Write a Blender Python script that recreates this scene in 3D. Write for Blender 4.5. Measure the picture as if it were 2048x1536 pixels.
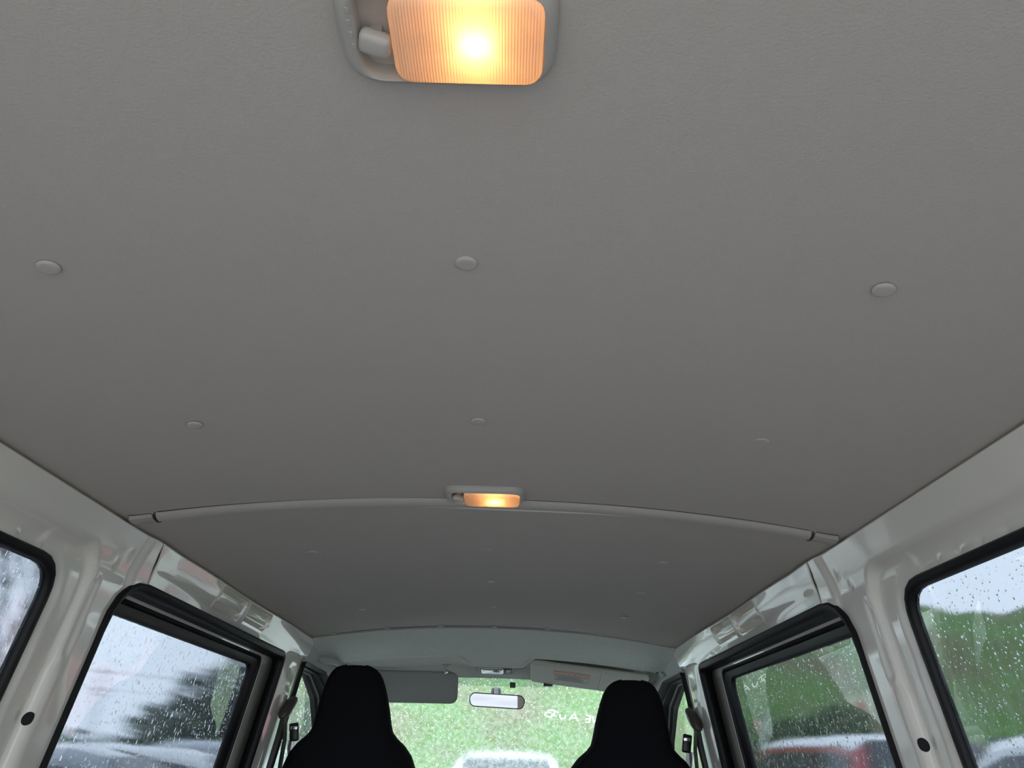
import bpy, bmesh, math, random
import numpy as np
from mathutils import Vector, Matrix

# ------------------------------------------------------------------ camera, sky, exposure
SC = bpy.context.scene
COL = SC.collection
for o in list(bpy.data.objects):
    bpy.data.objects.remove(o, do_unlink=True)
Z0 = 1.5                                    # eye height above the ground outside

PITCH, YAW, ROLL, FPX, CAMX = 0.4562, -0.0040, 0.0294, 1529.7, 0.0482
fwd = Vector((math.sin(YAW)*math.cos(PITCH), math.cos(YAW)*math.cos(PITCH), math.sin(PITCH)))
ri = Vector((math.cos(YAW), -math.sin(YAW), 0))
up = ri.cross(fwd)
cr, sr = math.cos(ROLL), math.sin(ROLL)
R_ = cr*ri + sr*up
U_ = -sr*ri + cr*up
cam = bpy.data.cameras.new('camera')
cam.sensor_fit = 'HORIZONTAL'; cam.sensor_width = 36.0
cam.lens = FPX/2048*36.0
cam.clip_start = 0.01; cam.clip_end = 500
camo = bpy.data.objects.new('camera', cam)
M = Matrix((R_, U_, -fwd)).transposed().to_4x4()
M.translation = (CAMX, 0, Z0)
camo.matrix_world = M
COL.objects.link(camo)
SC.camera = camo

W = bpy.data.worlds.new('overcast'); SC.world = W; W.use_nodes = True
nt = W.node_tree; nt.nodes.clear()
wo = nt.nodes.new('ShaderNodeOutputWorld'); bg = nt.nodes.new('ShaderNodeBackground')
tc = nt.nodes.new('ShaderNodeTexCoord'); nz = nt.nodes.new('ShaderNodeTexNoise'); rp = nt.nodes.new('ShaderNodeValToRGB')
nz.inputs['Scale'].default_value = 2.2; nz.inputs['Detail'].default_value = 4
rp.color_ramp.elements[0].position = .3; rp.color_ramp.elements[0].color = (.73, .80, .92, 1)
rp.color_ramp.elements[1].position = .75; rp.color_ramp.elements[1].color = (.88, .92, .98, 1)
nt.links.new(tc.outputs['Generated'], nz.inputs['Vector']); nt.links.new(nz.outputs['Fac'], rp.inputs['Fac'])
nt.links.new(rp.outputs['Color'], bg.inputs['Color']); nt.links.new(bg.outputs['Background'], wo.inputs['Surface'])
bg.inputs['Strength'].default_value = 1.15

vs = SC.view_settings
vs.view_transform = 'Standard'; vs.look = 'None'; vs.gamma = 1.0; vs.use_curve_mapping = False
vs.exposure = 1.65
cy = SC.cycles
cy.use_denoising = True
cy.max_bounces = 14; cy.diffuse_bounces = 8; cy.glossy_bounces = 5; cy.transmission_bounces = 10; cy.transparent_max_bounces = 40
cy.sample_clamp_indirect = 6.0; cy.caustics_refractive = True; cy.caustics_reflective = False

random.seed(7); rng = np.random.default_rng(7)

# ------------------------------------------------------------------ materials
def new_mat(name):
    m = bpy.data.materials.new(name); m.use_nodes = True
    return m, m.node_tree, m.node_tree.nodes['Principled BSDF']

def pbr(name, col, rough=.5, metal=0, coat=0, bump=0, bscale=200, var=0, vscale=8, spec=.5, sheen=0):
    m, t, p = new_mat(name)
    p.inputs['Base Color'].default_value = (*col, 1); p.inputs['Roughness'].default_value = rough
    p.inputs['Metallic'].default_value = metal; p.inputs['Coat Weight'].default_value = coat
    p.inputs['Coat Roughness'].default_value = .02; p.inputs['Specular IOR Level'].default_value = spec
    p.inputs['Sheen Weight'].default_value = sheen
    c = t.nodes.new('ShaderNodeTexCoord')
    if bump:
        n = t.nodes.new('ShaderNodeTexNoise'); n.inputs['Scale'].default_value = bscale; n.inputs['Detail'].default_value = 3
        b = t.nodes.new('ShaderNodeBump'); b.inputs['Strength'].default_value = bump; b.inputs['Distance'].default_value = .002
        t.links.new(c.outputs['Object'], n.inputs['Vector']); t.links.new(n.outputs['Fac'], b.inputs['Height']); t.links.new(b.outputs['Normal'], p.inputs['Normal'])
    if var:
        n = t.nodes.new('ShaderNodeTexNoise'); n.inputs['Scale'].default_value = vscale; n.inputs['Detail'].default_value = 5
        r = t.nodes.new('ShaderNodeValToRGB')
        r.color_ramp.elements[0].position = .3; r.color_ramp.elements[1].position = .7
        r.color_ramp.elements[0].color = (*[x*(1-var) for x in col], 1); r.color_ramp.elements[1].color = (*[min(1, x*(1+var)) for x in col], 1)
        t.links.new(c.outputs['Object'], n.inputs['Vector']); t.links.new(n.outputs['Fac'], r.inputs['Fac']); t.links.new(r.outputs['Color'], p.inputs['Base Color'])
    return m

MT = {}
MT['liner'] = pbr('headliner_vinyl', (.525, .482, .440), .75, bump=.25, bscale=420, var=.01, vscale=60, spec=.25)
MT['liner_trim'] = pbr('headliner_trim_plastic', (.46, .43, .40), .5, spec=.4)
MT['button'] = pbr('headliner_button', (.535, .485, .45), .5, spec=.4)
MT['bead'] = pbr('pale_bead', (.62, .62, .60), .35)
MT['paint'] = pbr('cream_paint', (.87, .84, .755), .25, coat=1.0, bump=.03, bscale=14)
MT['front_liner'] = pbr('front_headliner_fabric', (.70, .72, .67), .85, bump=.3, bscale=500, var=.03, vscale=40, spec=.2)
MT['grey_trim'] = pbr('grey_trim_plastic', (.44, .455, .44), .55, bump=.1, bscale=300, spec=.4)
MT['lower_trim'] = pbr('lower_trim_vinyl', (.29, .285, .27), .6, bump=.15, bscale=200)
MT['rubber'] = pbr('black_rubber', (.005, .005, .006), .5, spec=.3)
MT['channel'] = pbr('dark_channel_rubber', (.011, .012, .014), .45, bump=.2, bscale=300)
MT['seat'] = pbr('black_seat_cloth', (.010, .010, .012), .9, bump=.4, bscale=600, spec=.15)
MT['lamp_plastic'] = pbr('lamp_housing_plastic', (.44, .42, .385), .38)
MT['switch'] = pbr('lamp_switch_plastic', (.50, .465, .42), .35)
MT['reflector'] = pbr('lamp_reflector_white', (.85, .8, .72), .5)
MT['belt'] = pbr('belt_webbing', (.025, .026, .028), .7, bump=.4, bscale=800)
MT['belt_plastic'] = pbr('belt_guide_plastic', (.075, .065, .058), .4)
MT['chrome'] = pbr('chrome', (.8, .8, .82), .12, metal=1)
MT['dark_plastic'] = pbr('dark_plastic', (.02, .021, .023), .35)
MT['mirror'] = pbr('mirror_silver', (.46, .47, .49), .01, metal=1)
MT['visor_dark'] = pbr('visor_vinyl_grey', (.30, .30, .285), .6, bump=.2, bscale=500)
MT['visor'] = pbr('visor_vinyl_pale', (.58, .57, .51), .6, bump=.2, bscale=500)
MT['label_white'] = pbr('label_pale', (.62, .62, .58), .5)
MT['label_red'] = pbr('label_red', (.48, .13, .07), .5)
MT['label_ink'] = pbr('label_ink', (.22, .22, .22), .5)
MT['floor'] = pbr('van_floor_vinyl', (.40, .375, .35), .5, bump=.2, bscale=120, var=.06, vscale=10)
MT['hole'] = pbr('black_hole', (.006, .006, .006), .8)
MT['asphalt'] = pbr('wet_asphalt', (.47, .465, .45), .35, bump=.4, bscale=60, var=.2, vscale=.8)
MT['tyre'] = pbr('tyre_rubber', (.02, .02, .02), .8)
MT['alloy'] = pbr('wheel_alloy', (.55, .56, .58), .3, metal=.9)
MT['car_glass'] = pbr('car_window_dark', (.03, .04, .05), .05, spec=.8)
MT['car_white'] = pbr('car_paint_white', (.75, .77, .78), .2, coat=1)
MT['car_silver'] = pbr('car_paint_silver', (.42, .46, .50), .25, metal=.3, coat=1)
MT['car_grey'] = pbr('car_paint_grey', (.22, .25, .28), .25, coat=1)
MT['car_red'] = pbr('car_paint_red', (.45, .03, .04), .2, coat=1)
MT['tail'] = pbr('tail_lamp_red', (.5, .02, .02), .15, coat=1)
MT['head'] = pbr('head_lamp_clear', (.8, .82, .85), .1, coat=1)
MT['bark'] = pbr('bark', (.11, .09, .085), .9, bump=.5, bscale=30)
MT['pole'] = pbr('pole_concrete', (.20, .20, .22), .8)
MT['leaf'] = pbr('leaf_green', (.055, .12, .035), .6, var=.5, vscale=3)
MT['leaf_dark'] = pbr('leaf_dark', (.035, .07, .03), .6, var=.4, vscale=2)

def mat_hill():
    m, t, p = new_mat('hill_grass')
    c = t.nodes.new('ShaderNodeTexCoord')
    n = t.nodes.new('ShaderNodeTexNoise'); n.inputs['Scale'].default_value = .35; n.inputs['Detail'].default_value = 6; n.inputs['Roughness'].default_value = .65
    r = t.nodes.new('ShaderNodeValToRGB'); e = r.color_ramp.elements
    e[0].position = .30; e[0].color = (.17, .11, .07, 1); e[1].position = .72; e[1].color = (.09, .21, .038, 1)
    a = r.color_ramp.elements.new(.42); a.color = (.135, .165, .06, 1)
    a = r.color_ramp.elements.new(.54); a.color = (.11, .215, .05, 1)
    n2 = t.nodes.new('ShaderNodeTexNoise'); n2.inputs['Scale'].default_value = 6; n2.inputs['Detail'].default_value = 4
    mx = t.nodes.new('ShaderNodeMix'); mx.data_type = 'RGBA'; mx.blend_type = 'OVERLAY'; mx.inputs[0].default_value = .6
    t.links.new(c.outputs['Object'], n.inputs['Vector']); t.links.new(c.outputs['Object'], n2.inputs['Vector'])
    t.links.new(n.outputs['Fac'], r.inputs['Fac']); t.links.new(r.outputs['Color'], mx.inputs[6]); t.links.new(n2.outputs['Color'], mx.inputs[7])
    t.links.new(mx.outputs[2], p.inputs['Base Color']); p.inputs['Roughness'].default_value = .9
    b = t.nodes.new('ShaderNodeBump'); b.inputs['Strength'].default_value = .6; b.inputs['Distance'].default_value = .15
    t.links.new(n2.outputs['Fac'], b.inputs['Height']); t.links.new(b.outputs['Normal'], p.inputs['Normal'])
    return m
MT['hill'] = mat_hill()

def mat_glass(name, tint, wet, scale, bump, ior=1.33):
    """rain-wet window glass: clear tinted pane whose outer face carries a rippled film of water"""
    m = bpy.data.materials.new(name); m.use_nodes = True
    t = m.node_tree; t.nodes.clear()
    N = t.nodes.new; L = t.links.new
    out = N('ShaderNodeOutputMaterial'); gl = N('ShaderNodeBsdfGlossy'); tl = N('ShaderNodeBsdfTranslucent')
    ri_ = N('ShaderNodeBsdfRefraction'); ro_ = N('ShaderNodeBsdfRefraction')
    for r_ in (ri_, ro_):
        r_.inputs['Color'].default_value = (*tint, 1); r_.inputs['IOR'].default_value = ior; r_.inputs['Roughness'].default_value = 0
    gl.inputs['Roughness'].default_value = 0; gl.inputs['Color'].default_value = (1, 1, 1, 1)
    tl.inputs['Color'].default_value = (.88, .93, .95, 1)
    at = N('ShaderNodeAttribute'); at.attribute_name = 'outer'
    geo = N('ShaderNodeNewGeometry'); fr = N('ShaderNodeFresnel'); fr.inputs['IOR'].default_value = 1.6
    inv = N('ShaderNodeMath'); inv.operation = 'SUBTRACT'; inv.inputs[0].default_value = 1
    mul = N('ShaderNodeMath'); mul.operation = 'MULTIPLY'
    L(geo.outputs['Backfacing'], inv.inputs[1]); L(fr.outputs['Fac'], mul.inputs[0]); L(inv.outputs[0], mul.inputs[1])
    c = N('ShaderNodeTexCoord'); mp = N('ShaderNodeMapping'); mp.inputs['Scale'].default_value = scale
    n = N('ShaderNodeTexNoise'); n.inputs['Scale'].default_value = 1; n.inputs['Detail'].default_value = 6; n.inputs['Roughness'].default_value = .65
    r = N('ShaderNodeMapRange'); r.inputs['From Min'].default_value = .40; r.inputs['From Max'].default_value = .75
    r.inputs['To Min'].default_value = wet*.15; r.inputs['To Max'].default_value = wet
    L(c.outputs['Object'], mp.inputs['Vector']); L(mp.outputs[0], n.inputs['Vector']); L(n.outputs['Fac'], r.inputs['Value'])
    b = N('ShaderNodeBump'); b.inputs['Strength'].default_value = 1; b.inputs['Distance'].default_value = bump
    L(n.outputs['Fac'], b.inputs['Height']); L(b.outputs[0], ro_.inputs['Normal'])
    mo = N('ShaderNodeMixShader'); L(r.outputs[0], mo.inputs[0]); L(ro_.outputs[0], mo.inputs[1]); L(tl.outputs[0], mo.inputs[2])
    m1 = N('ShaderNodeMixShader'); L(at.outputs['Fac'], m1.inputs[0]); L(ri_.outputs[0], m1.inputs[1]); L(mo.outputs[0], m1.inputs[2])
    m2 = N('ShaderNodeMixShader'); L(mul.outputs[0], m2.inputs[0]); L(m1.outputs[0], m2.inputs[1]); L(gl.outputs[0], m2.inputs[2])
    L(m2.outputs[0], out.inputs['Surface'])
    return m
MT['wind_glass'] = mat_glass('wet_windshield_glass', (.93, .98, .95), .30, (60, 60, 22), .00018)
MT['side_glass'] = mat_glass('wet_tinted_side_glass', (.485, .515, .54), .08, (110, 110, 34), .00005)
MT['door_glass'] = mat_glass('wet_front_door_glass', (.90, .96, .93), .20, (90, 90, 30), .00012)

def mat_water():
    m, t, p = new_mat('rain_water')
    p.inputs['Base Color'].default_value = (1, 1, 1, 1); p.inputs['Roughness'].default_value = 0
    p.inputs['Transmission Weight'].default_value = 1; p.inputs['IOR'].default_value = 1.33
    return m
MT['water'] = mat_water()

def mat_lens():
    m = bpy.data.materials.new('ribbed_lamp_lens'); m.use_nodes = True
    t = m.node_tree; t.nodes.clear(); N = t.nodes.new; L = t.links.new
    out = N('ShaderNodeOutputMaterial'); tl = N('ShaderNodeBsdfTranslucent'); gl = N('ShaderNodeBsdfGlossy'); mx = N('ShaderNodeMixShader'); df = N('ShaderNodeBsdfDiffuse'); m0 = N('ShaderNodeMixShader')
    tl.inputs['Color'].default_value = (.92, .80, .66, 1); gl.inputs['Roughness'].default_value = .25; df.inputs['Color'].default_value = (.75, .72, .68, 1)
    c = N('ShaderNodeTexCoord'); w = N('ShaderNodeTexWave'); w.inputs['Scale'].default_value = 165; w.bands_direction = 'X'
    b = N('ShaderNodeBump'); b.inputs['Strength'].default_value = .45; b.inputs['Distance'].default_value = .0006
    L(c.outputs['Object'], w.inputs['Vector']); L(w.outputs['Fac'], b.inputs['Height']); L(b.outputs[0], tl.inputs['Normal']); L(b.outputs[0], gl.inputs['Normal'])
    m0.inputs[0].default_value = .3; L(tl.outputs[0], m0.inputs[1]); L(df.outputs[0], m0.inputs[2])
    mx.inputs[0].default_value = .05; L(m0.outputs[0], mx.inputs[1]); L(gl.outputs[0], mx.inputs[2]); L(mx.outputs[0], out.inputs['Surface'])
    return m
MT['lens'] = mat_lens()
MT['clear_lens'] = pbr('clear_map_lamp_lens', (.30, .33, .33), .15, coat=1)

def mat_emit(name, col, s):
    m = bpy.data.materials.new(name); m.use_nodes = True
    t = m.node_tree; t.nodes.clear(); e = t.nodes.new('ShaderNodeEmission'); o = t.nodes.new('ShaderNodeOutputMaterial')
    e.inputs[0].default_value = (*col, 1); e.inputs[1].default_value = s; t.links.new(e.outputs[0], o.inputs[0])
    return m
BULB = 21.0
MT['bulb'] = mat_emit('glowing_bulb', (1, .46, .15), BULB)

def mat_marker():
    m = bpy.data.materials.new('white_paint_marker'); m.use_nodes = True
    t = m.node_tree; t.nodes.clear(); N = t.nodes.new
    a = N('ShaderNodeBsdfTranslucent'); b = N('ShaderNodeBsdfDiffuse'); x = N('ShaderNodeMixShader'); o = N('ShaderNodeOutputMaterial')
    a.inputs[0].default_value = (.95, .97, .97, 1); b.inputs[0].default_value = (.95, .97, .97, 1); x.inputs[0].default_value = .15
    t.links.new(a.outputs[0], x.inputs[1]); t.links.new(b.outputs[0], x.inputs[2]); t.links.new(x.outputs[0], o.inputs[0])
    return m
MT['marker'] = mat_marker()

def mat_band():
    m = bpy.data.materials.new('grey_band_transparent'); m.use_nodes = True
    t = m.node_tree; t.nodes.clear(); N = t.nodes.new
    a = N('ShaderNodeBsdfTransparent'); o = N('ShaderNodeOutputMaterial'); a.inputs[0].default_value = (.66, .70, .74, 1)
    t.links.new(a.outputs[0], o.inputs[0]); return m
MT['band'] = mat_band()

# ------------------------------------------------------------------ mesh helpers
ORG = {}
def tag(o, label=None, cat=None, group=None, kind=None):
    if label: o['label'] = label
    if cat: o['category'] = cat
    if group: o['group'] = group
    if kind: o['kind'] = kind
    return o

def empty(name, loc, label, cat=None, group=None, kind=None):
    o = bpy.data.objects.new(name, None); o.empty_display_size = .05; COL.objects.link(o)
    o.location = loc; ORG[o.as_pointer()] = Vector(loc)
    return tag(o, label, cat, group, kind)

def mesh(name, V, F, mat, parent=None, loc=None, smooth=True, angle=40):
    """V in world coordinates; children keep their thing's origin"""
    if parent is not None: org = ORG[parent.as_pointer()]
    else: org = Vector(loc) if loc is not None else Vector((0, 0, 0))
    A = np.asarray(V, dtype=float).reshape(-1, 3) - np.array(org)
    me = bpy.data.meshes.new(name)
    me.from_pydata(A.tolist(), [], [tuple(f) for f in F])
    me.validate(); me.update()
    me.materials.append(mat)
    if smooth:
        me.polygons.foreach_set('use_smooth', [True]*len(me.polygons))
        me.set_sharp_from_angle(angle=math.radians(angle))
    o = bpy.data.objects.new(name, me); COL.objects.link(o)
    if parent is not None: o.parent = parent
    else: o.location = org
    ORG[o.as_pointer()] = org
    return o

def fix_normals(o):
    bm = bmesh.new(); bm.from_mesh(o.data); bmesh.ops.recalc_face_normals(bm, faces=bm.faces); bm.to_mesh(o.data); bm.free()
    return o

def solidify(o, th, off=1):
    m = o.modifiers.new('thickness', 'SOLIDIFY'); m.thickness = th; m.offset = off
    return o

def h3(x, y, h): return (x, y, h+Z0)

def loft(rings, closed=True, cap0=False, cap1=False):
    n = len(rings[0]); V = [p for r in rings for p in r]; F = []
    for i in range(len(rings)-1):
        for j in range(n if closed else n-1):
            k = (j+1) % n
            F.append((i*n+j, i*n+k, (i+1)*n+k, (i+1)*n+j))
    if cap0: F.append(tuple(range(n))[::-1])
    if cap1: F.append(tuple((len(rings)-1)*n+j for j in range(n)))
    return V, F

def join(*VF):
    V = []; F = []
    for v, f in VF:
        b = len(V); V += list(v); F += [tuple(b+i for i in q) for q in f]
    return V, F

def tube(path, rad, n=8, caps=True, flat=1.0):
    P = [Vector(p) for p in path]; rings = []
    rr = rad if isinstance(rad, (list, tuple)) else [rad]*len(P)
    nrm = None
    for i, p in enumerate(P):
        t = (P[min(i+1, len(P)-1)]-P[max(i-1, 0)]).normalized()
        if nrm is None:
            nrm = t.orthogonal().normalized()
        nrm = (nrm - t*nrm.dot(t)).normalized()
        b = t.cross(nrm)
        rings.append([tuple(p + (nrm*math.cos(a)+b*math.sin(a)*flat)*rr[i]) for a in [2*math.pi*k/n for k in range(n)]])
    return loft(rings, True, caps, caps)

def rbox(cx, cy, cz, sx, sy, sz, bev=.004, seg=2, rot=None):
    bm = bmesh.new(); bmesh.ops.create_cube(bm, size=1)
    bmesh.ops.scale(bm, vec=(sx, sy, sz), verts=bm.verts)
    bmesh.ops.bevel(bm, geom=list(bm.edges), offset=min(bev, .49*min(sx, sy, sz)), segments=seg, profile=.5, affect='EDGES')
    if rot is not None: bmesh.ops.rotate(bm, matrix=rot, verts=bm.verts, cent=(0, 0, 0))
    bm.verts.ensure_lookup_table()
    V = [(v.co.x+cx, v.co.y+cy, v.co.z+cz) for v in bm.verts]; F = [tuple(v.index for v in f.verts) for f in bm.faces]
    bm.free(); return V, F

def rpoly(pts, rad, off=0.0, n=6):
    """rounded polygon (counter-clockwise or not), offset outward by off, fixed point count per corner"""
    P = [np.array(p, float) for p in pts]; m = len(P)
    area = sum(P[i][0]*P[(i+1) % m][1]-P[(i+1) % m][0]*P[i][1] for i in range(m))
    sg = 1 if area > 0 else -1
    if off:
        Q = []
        for i in range(m):
            a, b, c = P[i-1], P[i], P[(i+1) % m]
            d1 = (b-a)/np.linalg.norm(b-a); d2 = (c-b)/np.linalg.norm(c-b)
            n1 = sg*np.array([d1[1], -d1[0]]); n2 = sg*np.array([d2[1], -d2[0]])
            bis = n1+n2; bis /= np.linalg.norm(bis)
            Q.append(b+bis*off/max(.3, bis@n1))
        P = Q
    out = []
    for i in range(m):
        a, b, c = P[i-1], P[i], P[(i+1) % m]
        r = max(.002, (rad[i] if hasattr(rad, '__len__') else rad)+off)
        d1 = (a-b); l1 = np.linalg.norm(d1); d1 /= l1
        d2 = (c-b); l2 = np.linalg.norm(d2); d2 /= l2
        ang = math.acos(max(-1, min(1, d1@d2)))
        t = min(r/math.tan(ang/2), .48*l1, .48*l2)
        p0 = b+d1*t; p1 = b+d2*t
        for k in range(n):
            u = k/(n-1)
            out.append(tuple((1-u)**2*p0+2*u*(1-u)*b+u*u*p1))
    return out

def rect(y0, y1, h0, h1): return [(y0, h0), (y1, h0), (y1, h1), (y0, h1)]

SL = .18; HE = .364
def wallpt(s, Y, h, x0): return h3(s*(x0+SL*(HE-h)), Y, h)
def side_ring(s, path, x0): return [wallpt(s, y, h, x0) for y, h in path]

def sd_rrect(Y, H, y0, y1, h0, h1, r):
    """signed distance to a rounded rectangle, r = (low-rear, low-front, top-front, top-rear) or number"""
    cy_, ch = (y0+y1)/2, (h0+h1)/2
    if hasattr(r, '__len__'):
        rr = np.where(H > ch, np.where(Y > cy_, r[2], r[3]), np.where(Y > cy_, r[1], r[0]))
    else: rr = r
    qx = np.abs(Y-cy_)-(y1-y0)/2+rr; qy = np.abs(H-ch)-(h1-h0)/2+rr
    return np.minimum(np.maximum(qx, qy), 0)+np.hypot(np.maximum(qx, 0), np.maximum(qy, 0))-rr

def sst(a, b, x):
    t = np.clip((x-a)/(b-a), 0, 1); return t*t*(3-2*t)

def grid_mesh(Y, H, X, s, keep=None):
    """Y,H,X arrays (i,j) -> verts / faces; s mirrors; keep = face mask"""
    ni, nj = Y.shape
    V = np.stack([s*X, Y, H+Z0], -1).reshape(-1, 3)
    F = []
    for i in range(ni-1):
        for j in range(nj-1):
            if keep is None or keep[i, j]:
                q = (i*nj+j, i*nj+j+1, (i+1)*nj+j+1, (i+1)*nj+j)
                F.append(q if s < 0 else q[::-1])
    used = sorted({v for f in F for v in f}); mp = {v: k for k, v in enumerate(used)}
    return V[used], [tuple(mp[v] for v in f) for f in F]

# ------------------------------------------------------------------ ceiling
D, AR = .62, .049
def Zc(x): return HE+AR*(1-(np.abs(x)/D)**2.2)
YR = -.42                                    # rear end of the cabin
YF = 2.78                                    # front edge of the rear headliner
xs = np.linspace(-.652, .652, 80); ys = np.linspace(YR, YF, 180)
G = [[h3(x, y, float(Zc(x))+.0012*math.sin(y*3.1+x*2)+.0008*math.sin(y*7.3-x*5)) for x in xs] for y in ys]
top = [[(p[0], p[1], p[2]+.012) for p in r] for r in G]
n = len(xs)
V1, F1 = loft(G, closed=False); V2, F2 = loft(top, closed=False)
F1 = [f[::-1] for f in F1]
ceiling = mesh('ceiling', *join((V1, F1), (V2, F2)), MT['liner'], loc=h3(0, .9, .41))
tag(ceiling, 'smooth warm grey vinyl headliner spanning the rear cabin roof', 'ceiling', kind='structure')
# front lip strip of the headliner
rg = []
for x in np.linspace(-.62, .62, 60):
    z = float(Zc(x)); rg.append([h3(x, YF-.012, z-.0005), h3(x, YF-.006, z-.0045), h3(x, YF+.004, z-.005), h3(x, YF+.008, z+.002), h3(x, YF+.004, z+.014)])
mesh('front_edge_strip', *loft(rg, closed=False), MT['liner_trim'], ceiling)
# roof skin outside
rg = []
for x in np.linspace(-.745, .745, 41):
    a = abs(x); z = .475-.055*(a/.62)**2 if a < .66 else .4127-.55*(a-.66)-2.5*(a-.66)**2
    rg.append([h3(x, YR-.04, z), h3(x, 3.40, z), h3(x, 3.55, z-.06)])
mesh('roof_skin', *loft(rg, closed=False), MT['paint'], ceiling)

# headliner buttons: shallow pressed discs
def button_geo(R=.0105, hgt=.0022):
    rings = [[(0, 0, 0)]*20]
    for rr, z in [(1.0, .0006), (.985, -.0008), (.94, -hgt*.75), (.84, -hgt), (.6, -hgt*1.05), (.3, -hgt*1.1)]:
        rings.append([(rr*R*math.cos(2*math.pi*k/20), rr*R*math.sin(2*math.pi*k/20), z) for k in range(20)])
    V, F = loft(rings[1:], True, False, True); return V, F
bV, bF = button_geo()
bme = bpy.data.meshes.new('clip_button'); bme.from_pydata(bV, [], bF); bme.materials.append(MT['button'])
bme.polygons.foreach_set('use_smooth', [True]*len(bme.polygons))
spots = [(0, .589), (-.384, .589), (.384, .589), (0, .959), (-.384, .959), (.384, .959), (0, 1.666), (-.384, 1.67), (.384, 1.67),
         (0, 2.0085), (-.39, 2.01), (.39, 2.01), (0, 2.38), (-.3975, 2.38), (.3975, 2.38)] + [(k*.185, 2.755) for k in (-3, -2, -1, 0, 1, 2, 3)] 
for x, y in spots:
    b = bpy.data.objects.new('clip_button', bme); COL.objects.link(b); b.parent = ceiling
    b.location = Vector(h3(x, y, float(Zc(x))-.0004)) - ORG[ceiling.as_pointer()]
    b.rotation_euler = (0, math.atan(2.2*AR*math.copysign(abs(x/D)**1.2, x)/D), 0)

# cross strip over the joint of the headliner
rg = []
for x in np.linspace(-.572, .572, 70):
    z = float(Zc(x)); yc = 1.322 - .0*x
    pr = [(-.018, .001), (-.0172, -.004), (-.014, -.0085), (-.004, -.0115), (.002, -.0118), (.004, -.0095), (.012, -.004), (.0175, -.002), (.018, .001)]
    rg.append([h3(x, yc+a, z+b) for a, b in pr])
cross = mesh('joint_strip', *loft(rg, closed=False), MT['liner_trim'], ceiling)
fix_normals(cross)
for s in (-1, 1):
    rg = []
    for x in np.linspace(.576, .616, 8):
        z = float(Zc(x)); pr = [(-.021, .001), (-.019, -.009), (-.008, -.0115), (.010, -.010), (.019, -.006), (.021, .001)]
        rg.append([h3(s*x, 1.322+a, z+b) for a, b in pr])
    c = mesh('strip_end_cap', *loft(rg, False), MT['liner_trim'], cross); fix_normals(c)
    cp = [h3(s*x, y, float(Zc(x))+dz) for x, y, dz in ((.616, 1.2995, -.002), (.600, 1.2995, -.003), (.578, 1.2998, -.003), (.575, 1.305, -.0105), (.574, 1.318, -.0135), (.573, 1.328, -.012), (.570, 1.338, -.005), (.566, 1.345, -.001))]
    mesh('cap_gap', *tube(cp, .0007, 6), MT['dark_plastic'], cross)
mesh('strip_gap', *tube([h3(x, 1.3028, float(Zc(x))-.0004) for x in np.linspace(-.57, .57, 60)], .0011, 6), MT['dark_plastic'], cross)
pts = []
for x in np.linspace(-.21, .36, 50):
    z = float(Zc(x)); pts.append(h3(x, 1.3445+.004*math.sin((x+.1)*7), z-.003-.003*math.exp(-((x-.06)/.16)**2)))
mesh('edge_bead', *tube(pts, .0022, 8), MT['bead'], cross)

# ------------------------------------------------------------------ side walls
QW = (-.20, 1.255, -.36, .268)              # rear quarter window opening  (Y0,Y1,h0,h1)
DW = (1.415, 2.565, -.95, .283)             # sliding door opening
DR = (.02, .02, .035, .10)
LEDGE = (-.28, 1.335, -.44, .309)
def seamY(h): return 1.46+(HE-h)*.65

def base_x(h):
    u = np.clip((h-.285)/(HE-.285), 0, 1.1)
    return .645+SL*(HE-h)-.025*u**1.4

def rear_x(Y, H):
    x = base_x(H)
    d = sd_rrect(Y, H, *LEDGE, .07)
    x = x+.016*sst(.003, -.010, d)
    dq = sd_rrect(Y, H, *QW, .06)
    x = x+.006*sst(.030, .008, dq)                       # flange against the glass
    x = x+.0016*np.sin(Y*52+np.sin(Y*23)*1.5)*np.sin(H*60+1)*sst(.03, .012, dq)
    c = sd_rrect(Y, H, -.15, 1.18, .282, .300, .009)
    x = x+.005*sst(.004, -.004, c)                       # long channel above the window
    g = sd_rrect(Y, H, 1.334, 1.352, .135, .262, .009)
    x = x+.004*sst(.004, -.005, g)
    g = sd_rrect(Y, H, 1.322, 1.342, -.34, .120, .010)
    x = x+.003*sst(.006, -.006, g)
    g = sd_rrect(Y, H, 1.33, 1.46, -.6, .20, .05)
    x = x-.002*sst(.02, -.03, g)
    x = x-.006*sst(1.425, 1.452, Y-.25*(.30-H))*sst(.19, .27, H)
    for k in range(24):                                  # spot-weld dimples along the flange
        yk = 1.19-k*.058
        x = x+.0032*np.exp(-((Y-yk)**2+((H-.279)*1.3)**2)/.0075**2)
    x = x+.003*np.exp(-((Y-1.40)**2+(H-.317)**2)/.006**2)+.003*np.exp(-((Y-1.375)**2+(H-.295)**2)/.005**2)
    return x

SL1 = (1.838, 2.036, .306, .3455); SL2 = (2.062, 2.262, .307, .3445)
def head_x(Y, H):
    x = base_x(H)-.006*sst(1.60, 1.46, Y)
    x = x-.007*np.exp(-((H-.325)/.03)**2)+.0025*np.sin(Y*9+H*40)*sst(.29, .31, H)
    for S in (SL1, SL2):
        d = sd_rrect(Y, H, *S, .010)
        x = x-.0030*np.exp(-((d-.002)/.0026)**2)
        x = x+.014*sst(.001, -.0015, d)-.0125*sst(-.0088, -.0112, d)
    return x

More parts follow.
